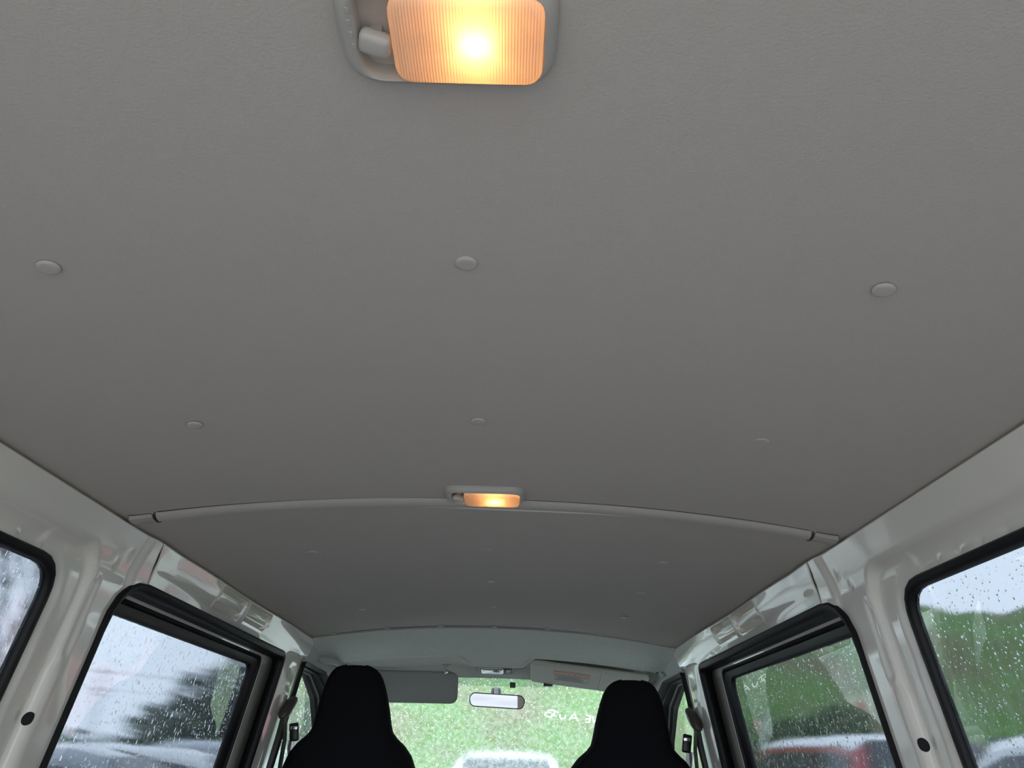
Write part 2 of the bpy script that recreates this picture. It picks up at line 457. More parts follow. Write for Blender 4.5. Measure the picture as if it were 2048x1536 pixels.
WALLS = {}
for s, sn in ((-1, 'left'), (1, 'right')):
    w = empty('wall_'+sn, h3(s*.70, 1.0, -.88), 'cream painted metal body side on the %s with roof rail and window pillars' % sn, 'wall', kind='structure')
    WALLS[s] = w
    # rear body panel around the quarter window, back edge of the door opening included
    Hh = np.concatenate([[.350, .3535, .3555], np.arange(.3525, -.36, -.006), np.arange(-.37, -.46, -.03)])
    Hh = np.concatenate([np.arange(-.46, -.36, .03), np.arange(-.36, .355, .006), [.3555]])
    uu = np.concatenate([np.linspace(0, .30, 24), np.linspace(.305, 1, 330)])
    Hg, Ug = np.meshgrid(Hh, uu, indexing='ij')
    Yend = np.where(Hg > .285, seamY(Hg), 1.515)
    Yg = YR+(Yend-YR)*Ug
    dq = sd_rrect(Yg, Hg, *QW, .06); dd = sd_rrect(Yg, Hg, *DW, DR)
    dm = np.minimum(dq, dd)
    X = rear_x(Yg, Hg)
    cen = .25*(dm[:-1, :-1]+dm[1:, :-1]+dm[:-1, 1:]+dm[1:, 1:])
    V, F = grid_mesh(Yg, Hg, X, s, cen > 0)
    p = mesh('rear_body_panel', V, F, MT['paint'], w, angle=60); solidify(p, .003, -1)
    # folded top edge of the rail, closing against the roof
    for nm, ya, yb in (('roof_rail_flange', YR, 1.462), ('roof_rail_flange', 1.467, 2.80)):
        rg = []
        for y in np.linspace(ya, yb, 30):
            b = float(rear_x(np.array(y), np.array(.3555)) if ya < 0 else head_x(np.array(y), np.array(.3555)))
            rg.append([h3(s*b, y, .3553), h3(s*(b+.0015), y, .3575), h3(s*(b+.006), y, .3582), h3(s*(b+.05), y, .352)])
        fix_normals(mesh(nm, *loft(rg, False), MT['paint'], w))
    # header over the sliding door, with two stamped slots
    Hh = np.concatenate([np.arange(.284, .3555, .0024), [.3555]]); uu = np.linspace(0, 1, 440)
    Hg, Ug = np.meshgrid(Hh, uu, indexing='ij')
    Y0h = seamY(Hg)+.004
    Yg = Y0h+(2.815-Y0h)*Ug
    Hb = .018*sst(2.62, 2.80, Yg)
    Hg2 = .3555-(.3555-Hg)*(1-Hb/.0715)
    X = head_x(Yg, Hg2)
    V, F = grid_mesh(Yg, Hg2, X, s)
    p = mesh('door_header_panel', V, F, MT['paint'], w, angle=50); solidify(p, .003, -1)
    rg = []
    for j in range(0, 440, 4):
        y = Yg[0, j]; x = X[0, j]; h = Hg2[0, j]
        rg.append([h3(s*x, y, h), h3(s*(x+.001), y, h-.004), h3(s*(x+.005), y, h-.0065), h3(s*(x+.022), y, h-.006), h3(s*(x+.06), y, h-.001)])
    fix_normals(mesh('header_lip', *loft(rg, False), MT['paint'], w))
    V = [h3(s*X[i, -1], 2.815, Hg2[i, -1]) for i in range(len(Hh))]; m_ = len(V)
    V += [(v[0]+s*.004, v[1]+.005, v[2]) for v in V[:m_]]+[(v[0]+s*.07, v[1]+.006, v[2]) for v in V[:m_]]
    F = [(i, i+1, m_+i+1, m_+i) for i in range(m_-1)]+[(m_+i, m_+i+1, 2*m_+i+1, 2*m_+i) for i in range(m_-1)]
    fix_normals(mesh('header_end', V, F, MT['paint'], w))
    # seam between the two panels
    mesh('panel_seam', *tube([h3(s*(float(rear_x(np.array(seamY(h)), np.array(h)))+.0035), seamY(h)+.002, h) for h in np.linspace(.285, .355, 10)], .0026, 6), MT['dark_plastic'], w)
    rg = [[h3(s*(float(base_x(np.array(h)))+.012+e), y, h) for y, e in ((1.44, 0), (1.56, 0), (1.56, .004), (1.44, .004))] for h in np.linspace(.280, .357, 6)]
    fix_normals(mesh('seam_light_block', *loft(rg, True, True, True), MT['dark_plastic'], w))  # unseen strip added to block light leaking through the seam
    # drain hole in the pillar
    xh = float(rear_x(np.array(1.333), np.array(.038)))
    c = [(1.333+.0042*math.cos(a), .038+.0095*math.sin(a)) for a in np.linspace(0, 2*math.pi, 24, endpoint=False)]
    rg = [[h3(s*(float(rear_x(np.array(1.333+(y-1.333)*k), np.array(.038+(h-.038)*k)))-e), 1.333+(y-1.333)*k, .038+(h-.038)*k) for y, h in c] for k, e in ((1.10, -.001), (1.0, .0016), (.85, .0018), (.5, .0020), (.2, .0030))]
    mesh('pillar_hole', *loft(rg, True, False, True), MT['hole'], w)
    # skin outside the rail and below the glass
    rg = []
    for y in (YR-.03, 1.0, 2.0, 3.0, 3.5):
        rg.append([h3(s*.60, y, .44), h3(s*.69, y, .41), h3(s*.745, y, .35), h3(s*.742, y, .342), h3(s*.67, y, .338)])
    o = mesh('outer_rail_skin', *loft(rg, False), MT['paint'], w); fix_normals(o)
    rg = []
    for y in np.linspace(YR-.03, 3.9, 12):
        rg.append([h3(s*(.66+SL*.80), y, -.36), h3(s*(.655+SL*.82), y, -.40), h3(s*.80, y, -.60), h3(s*.79, y, -.88), h3(s*.87, y, -.95), h3(s*.885, y, -.55), h3(s*(.735+SL*.77), y, -.355)])
    mesh('lower_side_panel', *loft(rg, True, True, True), MT['lower_trim'], w)

def ring_part(name, s, polys, mat, parent, n=6, angle=40):
    """polys = list of (points, radii, offset, x0): loft of rounded outlines lying in leaning planes"""
    rg = [side_ring(s, rpoly(p, r, o, n), x0) for p, r, o, x0 in polys]
    ob = mesh(name, *loft(rg, True), mat, parent, angle=angle)
    return fix_normals(ob)

def mark_outer(o, nin):
    """vertex attribute: 1 on the rain-wet outer face"""
    at = o.data.attributes.new('outer', 'FLOAT', 'FACE')
    for p in o.data.polygons: at.data[p.index].value = 1.0 if min(p.vertices) >= nin else 0.0
    return o

def pane_part(name, s, poly, rad, x0, th, mat, parent, n=6):
    a = side_ring(s, rpoly(poly, rad, 0, n), x0); b = side_ring(s, rpoly(poly, rad, 0, n), x0+th)
    ob = mesh(name, *loft([a, b], True, True, True), mat, parent, smooth=False)
    return mark_outer(fix_normals(ob), len(a))

DOME = [(0, 0, 1.0)]+[(.62*math.cos(a), .62*math.sin(a), .78) for a in np.linspace(0, 2*math.pi, 7)[:-1]]+[(math.cos(a+.5), math.sin(a+.5), 0) for a in np.linspace(0, 2*math.pi, 7)[:-1]]
DOMEF = [(0, 1+k, 1+(k+1) % 6) for k in range(6)]+[(1+k, 7+k, 7+(k+1) % 6, 1+(k+1) % 6) for k in range(6)]
def drops(name, parent, fn, ncount, smin, smax, seed, stretch=1.0):
    """beads of rain on the outside of a pane; fn(rng) -> position, normal, down"""
    r = np.random.default_rng(seed); V = []; F = []
    T = np.array(DOME)
    while len(F) < ncount*len(DOMEF):
        q = fn(r)
        if q is None: continue
        p, nrm, dn = [np.array(v, float) for v in q]
        nrm /= np.linalg.norm(nrm); dn = dn-nrm*(dn@nrm); dn /= np.linalg.norm(dn); sd = np.cross(nrm, dn)
        sz = smin+(smax-smin)*r.random()**3
        st = 1+stretch*r.random()**3*2
        b = len(V)
        P = p+T[:, :1]*sd*sz+T[:, 1:2]*dn*sz*st+T[:, 2:]*nrm*sz*.42
        V += P.tolist(); F += [tuple(b+i for i in f) for f in DOMEF]
    o = mesh(name, V, F, MT['water'], parent, angle=80)
    o['kind'] = 'stuff'
    return o

def side_drop_fn(s, y0, y1, h0, h1, x0, inside=None):
    nrm = (s*1.0, 0, SL); dn = (s*SL, 0, -1)
    def fn(r):
        y = y0+(y1-y0)*r.random(); h = h0+(h1-h0)*r.random()
        if inside is not None and not inside(y, h): return None
        return wallpt(s, y, h, x0), nrm, dn
    return fn

for s, sn in ((-1, 'left'), (1, 'right')):
    # rear quarter window
    wv = empty('window_%d' % (1 if s < 0 else 2), h3(s*.74, .3, -.36), 'rain speckled rear quarter window with black rubber surround in the %s body side' % sn, 'window', kind='structure')
    QP = rect(*QW)
    ring_part('rubber_seal', s, [(QP, .06, .006, .672), (QP, .06, .006, .664), (QP, .06, .003, .6615), (QP, .06, -.004, .6615), (QP, .06, -.008, .665), (QP, .06, -.009, .669), (QP, .06, -.009, .680)], MT['rubber'], wv)
    pane = pane_part('glass_pane', s, rect(QW[0]+.003, QW[1]-.003, QW[2]+.003, QW[3]-.003), .055, .6715, .004, MT['side_glass'], wv)
    drops('water_drops', pane, side_drop_fn(s, .35, 1.24, -.15, .255, .6756), 4500, .0006, .0021, 11 if s < 0 else 12, 1.2)
    # sliding door
    dv = empty('door_%d' % (1 if s < 0 else 2), h3(s*.80, 2.0, -.88), 'sliding side door on the %s with black weatherstrip and rain covered window' % sn, 'door', kind='structure')
    DP = rect(*DW)
    ring_part('weatherstrip', s, [(DP, DR, .004, .652), (DP, DR, .005, .640), (DP, DR, .0, .6355), (DP, DR, -.009, .6375), (DP, DR, -.014, .645), (DP, DR, -.0135, .655), (DP, DR, -.010, .660), (rect(1.40, 2.600, -.95, .275), DR, -.002, .672), (rect(1.395, 2.632, -.95, .2715), DR, 0, .6885), (rect(1.39, 2.634, -.95, .2715), DR, 0, .700), (rect(1.37, 2.66, -.97, .30), DR, 0, .703)], MT['rubber'], dv)
    # painted inner frame of the door
    CI = rect(1.44, 2.508, -.42, .264); CO = rect(1.38, 2.70, -.95, .30)
    cr_ = (.03, .03, .04, .06)
    ring_part('door_frame', s, [(CO, cr_, 0, .700), (rect(1.41, 2.62, -.8, .282), cr_, 0, .6925), (rect(1.42, 2.58, -.7, .278), cr_, 0, .690), (CI, cr_, .004, .689), (CI, cr_, 0, .6915), (CI, cr_, -.002, .700)], MT['paint'], dv, angle=30)
    GI = rect(1.47, 2.432, -.36, .2335); gr = (.03, .03, .035, .04)
    lp = lambda t: [tuple(np.array(a)*(1-t)+np.array(b)*t) for a, b in zip(CI, GI)]
    ring_part('glass_run_channel', s, [(lp(0), gr, .003, .697), (lp(.0), gr, .001, .690), (lp(.18), gr, 0, .688), (lp(.26), gr, 0, .694), (lp(.34), gr, 0, .6905), (lp(.75), gr, 0, .6935), (lp(.90), gr, 0, .6925), (lp(1), gr, 0, .698), (lp(1), gr, 0, .706)], MT['channel'], dv, angle=25)
    pane = pane_part('glass_pane', s, rect(1.462, 2.44, -.367, .241), .03, .701, .004, MT['side_glass'], dv)
    drops('water_drops', pane, side_drop_fn(s, 1.47, 2.43, -.12, .235, .7051), 3200, .0007, .0026, 21 if s < 0 else 22, 1.5)
    # B pillar
    Hh = np.concatenate([np.arange(-.90, -.36, .05), np.arange(-.36, .300, .008)]); uu = np.linspace(0, 1, 36)
    Hg, Ug = np.meshgrid(Hh, uu, indexing='ij')
    ya = 2.558+.0*Hg; yb = 2.81+.0*Hg
    Yg = ya+(yb-ya)*Ug
    X = .648+SL*(HE-Hg)-.012*np.sin(np.pi*np.clip(Ug, 0, 1))**.7
    X = X+.008*sst(.004, -.004, sd_rrect(Yg, Hg, 2.645, 2.715, .225, .262, .012))-.006*sst(.003, -.003, sd_rrect(Yg, Hg, 2.655, 2.715, .135, .185, .008))
    V, F = grid_mesh(Yg, Hg, X, s)
    p = mesh('door_pillar', V, F, MT['paint'], WALLS[s]); solidify(p, .006, -1)
    # grey trim above the front door and down the windshield pillar
    Yg, Hg = np.meshgrid(np.arange(2.80, 3.92, .012), np.arange(-.40, .395, .009), indexing='xy')
    X = .640+SL*(HE-Hg)-.02*np.clip((Hg-.285)/.08, 0, 1.3)**1.5+.012*sst(2.80, 2.84, Yg)*0
    FDO = [(2.80, -.40), (2.80, .288), (3.15, .286), (3.42, .235), (3.60, .09), (3.80, -.10), (3.80, -.40)]
    FR = (.01, .02, .12, .12, .10, .05, .01)
    poly = np.array(rpoly(FDO, FR, 0, 6))
    def inpoly(py, ph, poly=poly):
        c = np.zeros(py.shape, bool); m = len(poly)
        for i in range(m):
            (a, b), (c2, d2) = poly[i], poly[(i+1) % m]
            cond = ((b > ph) != (d2 > ph)) & (py < (c2-a)*(ph-b)/(d2-b+1e-12)+a)
            c ^= cond
        return c
    cY = .25*(Yg[:-1, :-1]+Yg[1:, :-1]+Yg[:-1, 1:]+Yg[1:, 1:]); cH = .25*(Hg[:-1, :-1]+Hg[1:, :-1]+Hg[:-1, 1:]+Hg[1:, 1:])
    keep = ~inpoly(cY, cH) & (cY < 3.435+(.300-cH)*.95)
    V, F = grid_mesh(Yg, Hg, X, s, keep)
    p = mesh('front_pillar_trim', V, F, MT['grey_trim'], WALLS[s]); solidify(p, .04, -1)
    # front door
    fv = empty('door_%d' % (3 if s < 0 else 4), h3(s*.80, 3.2, -.88), 'front cab door on the %s with ribbed black seal and small wet window' % sn, 'door', kind='structure')
    FDI = [(2.835, -.36), (2.835, .262), (3.07, .258), (3.28, .195), (3.50, .075), (3.70, -.10), (3.70, -.36)]
    fi = (.01, .02, .10, .12, .10, .04, .01)
    lq = lambda t: [tuple(np.array(a)*(1-t)+np.array(b)*t) for a, b in zip(FDO, FDI)]
    prof = [(0, .665), (0, .650), (.05, .636), (.14, .632), (.20, .645), (.26, .655), (.30, .668), (.36, .660), (.46, .659), (.52, .672), (.57, .684), (.63, .678), (.76, .680), (.82, .690), (.92, .689), (1.0, .696), (1.0, .703)]
    ring_part('door_seal', s, [(lq(t), fi, 0, x) for t, x in prof], MT['rubber'], fv, angle=25)
    FG = [(2.825, -.37), (2.825, .270), (3.075, .266), (3.29, .202), (3.51, .082), (3.712, -.095), (3.712, -.37)]
    pane = pane_part('glass_pane', s, FG, fi, .699, .004, MT['door_glass'], fv)
    pg = np.array(rpoly(FDI, fi, 0, 6))
    drops('water_drops', pane, side_drop_fn(s, 2.84, 3.6, -.12, .26, .7031, lambda y, h, pg=pg, f=inpoly: bool(f(np.array([y]), np.array([h]), pg)[0])), 900, .0008, .0028, 31 if s < 0 else 32, 1.0)

# ------------------------------------------------------------------ front headliner and windshield
def hdrY(x): return 3.47-.05*(x/.62)**2
def hdrH(x): return .312-.027*(x/.62)**2
xs = np.linspace(-.66, .66, 210); vv = np.linspace(0, 1, 170)
Xg, Vg = np.meshgrid(xs, vv, indexing='xy')
def fl_surface(Xg, Yg):
    t = (Yg-2.776)/(hdrY(Xg)-2.776)
    hs = HE+AR*(1-(np.abs(Xg)/D)**2.2)-.006-.02*sst(.60, .66, np.abs(Xg)); H = hs+(hdrH(Xg)-hs)*np.clip(t, 0, 1.1)
    H = H+.006*np.sin(np.pi*np.clip(t, 0, 1))
    yl = 3.16+.145*sst(.155, .095, np.abs(Xg-.008))+.01*(Xg/.6)**2
    return H+.022*sst(-.002, .010, Yg-yl)*sst(1.0, .90, t)*sst(.64, .60, np.abs(Xg))
Yg = 2.776+(hdrY(Xg)-2.776)*Vg
H = fl_surface(Xg, Yg)
P = np.stack([Xg, Yg, H+Z0], -1)
V1, F1 = loft([list(map(tuple, r)) for r in P], False); F1 = [f[::-1] for f in F1]
# rolled edge at the glass
e = [[tuple(p+np.array(d)) for p in P[-1]] for d in ((0, 0, 0), (0, .006, -.004), (0, .014, -.002), (0, .03, .03))]
V2, F2 = loft(e, False); F2 = [f[::-1] for f in F2]
trim = mesh('trim_1', *join((V1, F1), (V2, F2)), MT['front_liner'], loc=h3(0, 3.1, .36))
tag(trim, 'pale grey fabric headliner over the front seats with moulded visor recesses', 'headliner', kind='structure'); solidify(trim, .012, -1)

pts = []
for x in np.concatenate([np.linspace(-.585, -.17, 24), np.linspace(-.165, -.07, 24), np.linspace(-.06, .075, 12), np.linspace(.085, .18, 24), np.linspace(.19, .585, 24)]):
    yl = 3.16+.145*float(sst(.155, .095, abs(x-.008)))+.01*(x/.6)**2-.004
    pts.append(h3(x, yl, float(fl_surface(np.array(x), np.array(yl)))-.0006))
mesh('recess_highlight_bead', *tube(pts, .0028, 6), MT['front_liner'], trim)  # bead added along the recess line to draw its edge highlight

wsv = empty('window_3', h3(0, 3.6, -.30), 'large raked windshield covered in raindrops facing the green bank', 'window', kind='structure')
WSL = .95
def wsP(x, h, off=0):
    y = 3.484-.05*(x/.62)**2+(.315-h)*WSL
    return h3(x, y+off*.72, h+off*.69)
xs = np.linspace(-.70, .70, 41); hs_ = np.linspace(.335, -.42, 24)
ra = [[wsP(x, h) for x in xs] for h in hs_]; rb = [[wsP(x, h, .005) for x in xs] for h in hs_]
V1, F1 = loft(ra, False); V2, F2 = loft(rb, False)
nn = len(V1); per = [j for j in range(41)]+[i*41+40 for i in range(1, 24)]+[23*41+j for j in range(39, -1, -1)]+[i*41 for i in range(22, 0, -1)]
Fs = [(per[i], per[(i+1) % len(per)], nn+per[(i+1) % len(per)], nn+per[i]) for i in range(len(per))]
wpane = mesh('glass_pane', V1+V2, [f for f in F1]+[tuple(nn+i for i in f[::-1]) for f in F2]+Fs, MT['wind_glass'], wsv)
fix_normals(wpane); mark_outer(wpane, nn)
def ws_drop(r):
    x = -.68+1.36*r.random(); h = -.10+.41*r.random()
    return wsP(x, h, .0052), (0, .72, .69), (0, .69, -.72)
drops('water_drops', wpane, ws_drop, 5200, .0007, .0026, 41, 1.0)
# see-through grey band at the top of the glass
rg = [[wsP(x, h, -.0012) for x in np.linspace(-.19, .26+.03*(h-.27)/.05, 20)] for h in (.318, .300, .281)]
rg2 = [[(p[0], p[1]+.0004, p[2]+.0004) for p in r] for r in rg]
mesh('grey_band', *loft(rg, False), MT['band'], wpane)
# windshield pillars outside, and dash shelf below
for s in (-1, 1):
    rg = []
    for h in np.linspace(.34, -.42, 8):
        a = Vector(wsP(s*.665, h)); rg.append([tuple(a+Vector((0, -.02, -.015))), tuple(a+Vector((s*.05, -.02, -.015))), tuple(a+Vector((s*.06, .03, .02))), tuple(a+Vector((0, .02, .015)))])
    mesh('outer_pillar_skin', *loft(rg, True, True, True), MT['paint'], WALLS[s])
# handwriting in white marker on the glass, seen from behind
def ws_stroke(pts):
    out = []
    P = [np.array(p, float) for p in pts]
    for i in range(len(P)-1):
        for k in range(4):
            t = k/4; out.append(P[i]*(1-t)+P[i+1]*t)
    out.append(P[-1])
    pts3 = []
    L_ = []; R2 = []
    for i, p in enumerate(out):
        d = out[min(i+1, len(out)-1)]-out[max(i-1, 0)]; d = d/(np.linalg.norm(d)+1e-9); nn_ = np.array([-d[1], d[0]])*3.4
        for lst, sg in ((L_, 1), (R2, -1)):
            u, v = p+nn_*sg
            lst.append(wsP(.214+u*.001, .178+v*.00068-.00007*u, .0056))
    return loft([L_, R2], False)
circ = lambda cx, cy_, rx, ry, a0, a1, n=12: [(cx+rx*math.cos(math.radians(a0+(a1-a0)*k/(n-1))), cy_+ry*math.sin(math.radians(a0+(a1-a0)*k/(n-1)))) for k in range(n)]
STROKES = [circ(22, 0, 17, 13, 60, 400), [(15, 22), (32, 28), (50, 24), (62, 16)], [(46, 22), (45, 5), (48, -8)],
           [(70, 8), (70, -8), (80, -17), (92, -10), (95, 8)],
           [(112, -18), (124, 10), (132, 18), (140, 2), (150, -20)], [(116, -4), (142, -4)],
           [(182, 18), (202, 16), (200, -2), (199, -20), (180, -20)], [(182, -2), (200, -2)],
           [(212, 16), (216, -20), (240, 18), (244, -18)]]
for st in STROKES:
    mesh('marker_stroke', *ws_stroke(st), MT['marker'], wpane)
# sensor tag on the glass
a = Vector(wsP(.075, .2885, -.004))
mesh('sensor_tag', *rbox(a.x, a.y, a.z, .024, .010, .022, .002), MT['dark_plastic'], wsv)

# ------------------------------------------------------------------ floor, rear frame, dash (close the cabin)
V, F = rbox(0, 1.72, Z0-.90, 1.60, 4.3, .04, .004)
tag(mesh('floor', V, F, MT['floor'], loc=h3(0, 1.72, -.9)), 'plain light vinyl cargo floor of the van', 'floor', kind='structure')
ro = rpoly([(-.86, -.92), (.86, -.92), (.80, .20), (.66, .44), (-.66, .44), (-.80, .20)], (.05, .05, .1, .1, .1, .1), 0, 6)
rI = rpoly([(-.72, -.86), (.72, -.86), (.68, .16), (.58, .345), (-.58, .345), (-.68, .16)], (.08, .08, .1, .1, .1, .1), 0, 6)
rg = [[h3(x, y, h) for x, h in p] for p, y in ((ro, YR-.05), (ro, YR+.005), (rI, YR+.01), (rI, YR-.03), (ro, YR-.05))]
rw = mesh('wall_rear', *loft(rg, True), MT['paint'], loc=h3(0, YR, -.9)); fix_normals(rw)
tag(rw, 'cream metal frame around the open rear hatch', 'wall', kind='structure')
rg = []
for x in np.linspace(-.82, .82, 15):
    rg.append([h3(x, 3.05, -.9), h3(x, 3.10, -.60), h3(x, 3.12, -.42), h3(x, 3.20, -.36), h3(x, 3.45, -.35), h3(x, 4.16, -.41), h3(x, 4.25, -.6), h3(x, 4.25, -.95), h3(x, 3.06, -.95)])
dw = mesh('wall_front', *loft(rg, True, True, True), MT['dark_plastic'], loc=h3(0, 3.5, -.9))
tag(dw, 'dark plastic dashboard below the windshield', 'dashboard', kind='structure')

# ------------------------------------------------------------------ dome lamps
def dome_lamp(cx, cy_, label):
    zc = HE+AR
    t = empty('dome_lamp', h3(cx, cy_, zc), label, 'lamp', 'lit dome lamps on the headliner')
    def ring(x0, x1, y0, y1, r, dz): return [h3(cx+x, cy_+y, zc+dz) for x, y in rpoly(rect(x0, x1, y0, y1), r, 0, 7)]
    # housing with a well
    rg = [ring(-.0690, .0690, -.0385, .0385, .024, .001), ring(-.0690, .0690, -.0385, .0385, .024, -.003), ring(-.0665, .0665, -.0365, .0365, .023, -.0085),
          ring(-.0625, .0635, -.0345, .0345, .021, -.0115), ring(-.0585, .0610, -.0325, .0325, .017, -.0120), ring(-.0560, .0600, -.0310, .0310, .014, -.0100),
          ring(-.0550, .0595, -.0300, .0300, .013, .004), ring(-.0530, .0580, -.0285, .0285, .012, .0065)]
    hs = mesh('housing', *loft(rg, True, False, True), MT['lamp_plastic'], t, angle=60); fix_normals(hs)
    # white reflector under the lens
    rg = [ring(-.030, .058, -.029, .029, .010, -.008), ring(-.029, .057, -.028, .028, .010, .004), ring(-.02, .045, -.018, .018, .008, .0058)]
    fix_normals(mesh('reflector', *loft(rg, True, False, True), MT['reflector'], t))
    # ribbed lens, a shallow curved tray
    lr = []
    for x0, x1, yy, r, dz in ((-.0345, .0600, .0310, .012, -.0095), (-.0347, .0603, .0313, .012, -.0125), (-.0330, .0590, .0300, .011, -.0152), (-.0300, .0560, .0270, .010, -.0166), (-.020, .046, .018, .008, -.0176), (-.005, .030, .006, .004, -.0180)):
        lr.append(ring(x0, x1, -yy, yy, r, dz))
    lens = mesh('lens', *loft(lr, True, False, True), MT['lens'], t, angle=60); fix_normals(lens)
    # bulb: glass capsule with two end caps
    bx, by, bz = cx+.018, cy_-.002, zc-.0075
    pth = [h3(bx+k, by, bz) for k in (-.0085, -.0075, -.004, 0, .004, .0075, .0085)]
    bu = mesh('bulb', *tube(pth, [.0012, .0030, .0040, .0042, .0040, .0030, .0012], 10), MT['bulb'], t)
    for k in (-1, 1):
        mesh('bulb_cap', *tube([h3(bx+k*.0088, by, bz), h3(bx+k*.0145, by, bz)], .0032, 10), MT['chrome'], bu)
    # rocker switch in the well
    V, F = rbox(cx-.0455, cy_+.004, Z0+zc-.0105, .021, .0165, .011, .0045, 3, Matrix.Rotation(math.radians(12), 3, 'Z') @ Matrix.Rotation(math.radians(10), 3, 'Y'))
    mesh('switch', V, F, MT['switch'], t)
    mesh('switch_stem', *rbox(cx-.0455, cy_+.004, Z0+zc-.001, .008, .008, .014, .001), MT['switch'], t)
    # embossed marks beside the switch
    for k in range(4):
        mesh('embossed_mark', *rbox(cx-.0600+.0007*abs(k-1.5), cy_-.020+k*.0085, Z0+zc-.0118, .0030, .0042, .0008, .0003, 1), MT['lamp_plastic'], hs)
    return t
dome_lamp(.0, .3345, 'large lit dome lamp overhead at the top of the view, amber ribbed lens')
dome_lamp(.0015, 1.272, 'smaller lit dome lamp mounted just behind the headliner cross strip')

# map lamp at the windshield header
def map_lamp():
    y0 = 3.385; x0, x1 = -.068, .079
    z = lambda x, y: float(fl_surface(np.array(x), np.array(y)))
    t = empty('map_lamp', h3(.005, y0, z(.0, y0)), 'unlit clear map lamp on the front headliner above the mirror', 'lamp')
    sl = (z(.0, y0+.03)-z(.0, y0-.03))/.06
    def ring(xa, xb, ya, yb, r, dz): return [h3(x, y0+y, z(.0, y0)+sl*y+dz-.007) for x, y in rpoly(rect(xa, xb, ya, yb), r, 0, 6)]
    rg = [ring(x0, x1, -.047, .047, .02, .004), ring(x0, x1, -.047, .047, .02, -.006), ring(x0+.003, x1-.003, -.043, .043, .018, -.012), ring(x0+.007, x1-.007, -.037, .037, .015, -.013), ring(x0+.009, x1-.009, -.034, .034, .013, -.006), ring(x0+.01, x1-.01, -.033, .033, .012, .003)]
    fix_normals(mesh('housing', *loft(rg, True, False, True), MT['grey_trim'], t))
    rg = [ring(x0+.009, .035, -.034, .034, .012, -.005), ring(x0+.010, .034, -.033, .033, .011, -.014), ring(x0+.016, .028, -.026, .026, .01, -.017)]
    fix_normals(mesh('lens', *loft(rg, True, False, True), MT['clear_lens'], t))
    rg = [ring(.042, .066, -.022, .024, .006, -.002), ring(.042, .066, -.022, .024, .006, -.010), ring(.046, .062, -.018, .020, .005, -.012)]
    fix_normals(mesh('switch', *loft(rg, True, False, True), MT['dark_plastic'], t))
map_lamp()

# ------------------------------------------------------------------ sun visors
def slab(quad, th, nrm, rad, n=8):
    """rounded flat cushion spanned by a quad a,b,c,d, thickness th along nrm"""
    a, b, c, d = [np.array(p) for p in quad]; nrm = np.array(nrm, float); nrm /= np.linalg.norm(nrm)
    w = np.linalg.norm(b-a); hh = np.linalg.norm(d-a)
    rg = []
    for off, z in ((-.012, -.5), (-.004, -.42), (0, -.2), (0, .2), (-.004, .42), (-.012, .5)):
        rg.append([])
        for u, v in rpoly(rect(0, w, 0, hh), rad, off, n):
            p = a+(b-a)*(u/w)+(d-a)*(v/hh)+((a+c-b-d)*(u/w)*(v/hh))
            rg[-1].append(tuple(p+nrm*z*th))
    return loft(rg, True, True, True)
# lowered visor on the left
t = empty('sun_visor', h3(-.36, 3.37, .31), 'dark grey sun visor folded down in front of the windshield', 'visor')
q = [h3(-.575, 3.385, .195), h3(-.151, 3.40, .1995), h3(-.151, 3.365, .318), h3(-.575, 3.35, .314)]
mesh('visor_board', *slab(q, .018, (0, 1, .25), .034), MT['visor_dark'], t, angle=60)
mesh('pivot_rod', *tube([h3(-.56, 3.36, .3165), h3(-.30, 3.366, .3185), h3(-.18, 3.366, .319)], .0045, 8), MT['chrome'], t)
hk = mesh('visor_hook', *tube([h3(-.206, 3.37, .348), h3(-.207, 3.362, .332), h3(-.207, 3.352, .318), h3(-.203, 3.347, .310), h3(-.197, 3.350, .312), h3(-.195, 3.362, .322)], [.010, .008, .0075, .0085, .007, .005], 10), MT['chrome'], t)
mesh('hook_base', *rbox(-.205, 3.372, Z0+.352, .044, .03, .012, .005, 3), MT['grey_trim'], hk)
# stowed visor on the right, lying in its recess
t = empty('sun_visor', h3(.38, 3.3, .33), 'pale beige sun visor stowed against the front headliner with red warning label', 'visor')
q = [h3(.150, 3.445, .304), h3(.612, 3.42, .256), h3(.604, 3.165, .304), h3(.142, 3.190, .352)]
nv = (Vector(q[1])-Vector(q[0])).cross(Vector(q[3])-Vector(q[0])).normalized()
mesh('visor_board', *slab(q, .020, nv, .025), MT['visor'], t, angle=60)
def on_visor(u, v, e):
    a, b, c, d = [np.array(p) for p in q]
    return tuple(a*(1-u)*(1-v)+b*u*(1-v)+c*u*v+d*(1-u)*v+np.array(nv)*(.010+e))
def patch(u0, u1, v0, v1, e, th=.0006):
    A = [on_visor(u, v, e) for u, v in ((u0, v0), (u1, v0), (u1, v1), (u0, v1))]; B = [tuple(np.array(p)-np.array(nv)*th) for p in A]
    return A+B, [(0, 1, 2, 3), (7, 6, 5, 4), (0, 4, 5, 1), (1, 5, 6, 2), (2, 6, 7, 3), (3, 7, 4, 0)]
lb = mesh('warning_label', *patch(.20, .51, .32, .80, .0006), MT['visor'], t, smooth=False)
mesh('label_heading', *patch(.20, .51, .63, .80, .0014), MT['label_red'], lb, smooth=False)
for k in range(6):
    mesh('label_heading_mark', *patch(.215+k*.045, .240+k*.045, .70, .75, .0019), MT['visor'], lb, smooth=False)
for (a_, b_, c_, d_) in ((.215, .505, .585, .60), (.215, .505, .335, .35), (.215, .219, .335, .60), (.501, .505, .335, .60)):
    mesh('label_border', *patch(a_, b_, c_, d_, .0014), MT['label_ink'], lb, smooth=False)
for k in range(4):
    mesh('label_text_line', *patch(.235, .47-.03*(k % 2), .385+k*.048, .405+k*.048, .0014), MT['label_ink'], lb, smooth=False)
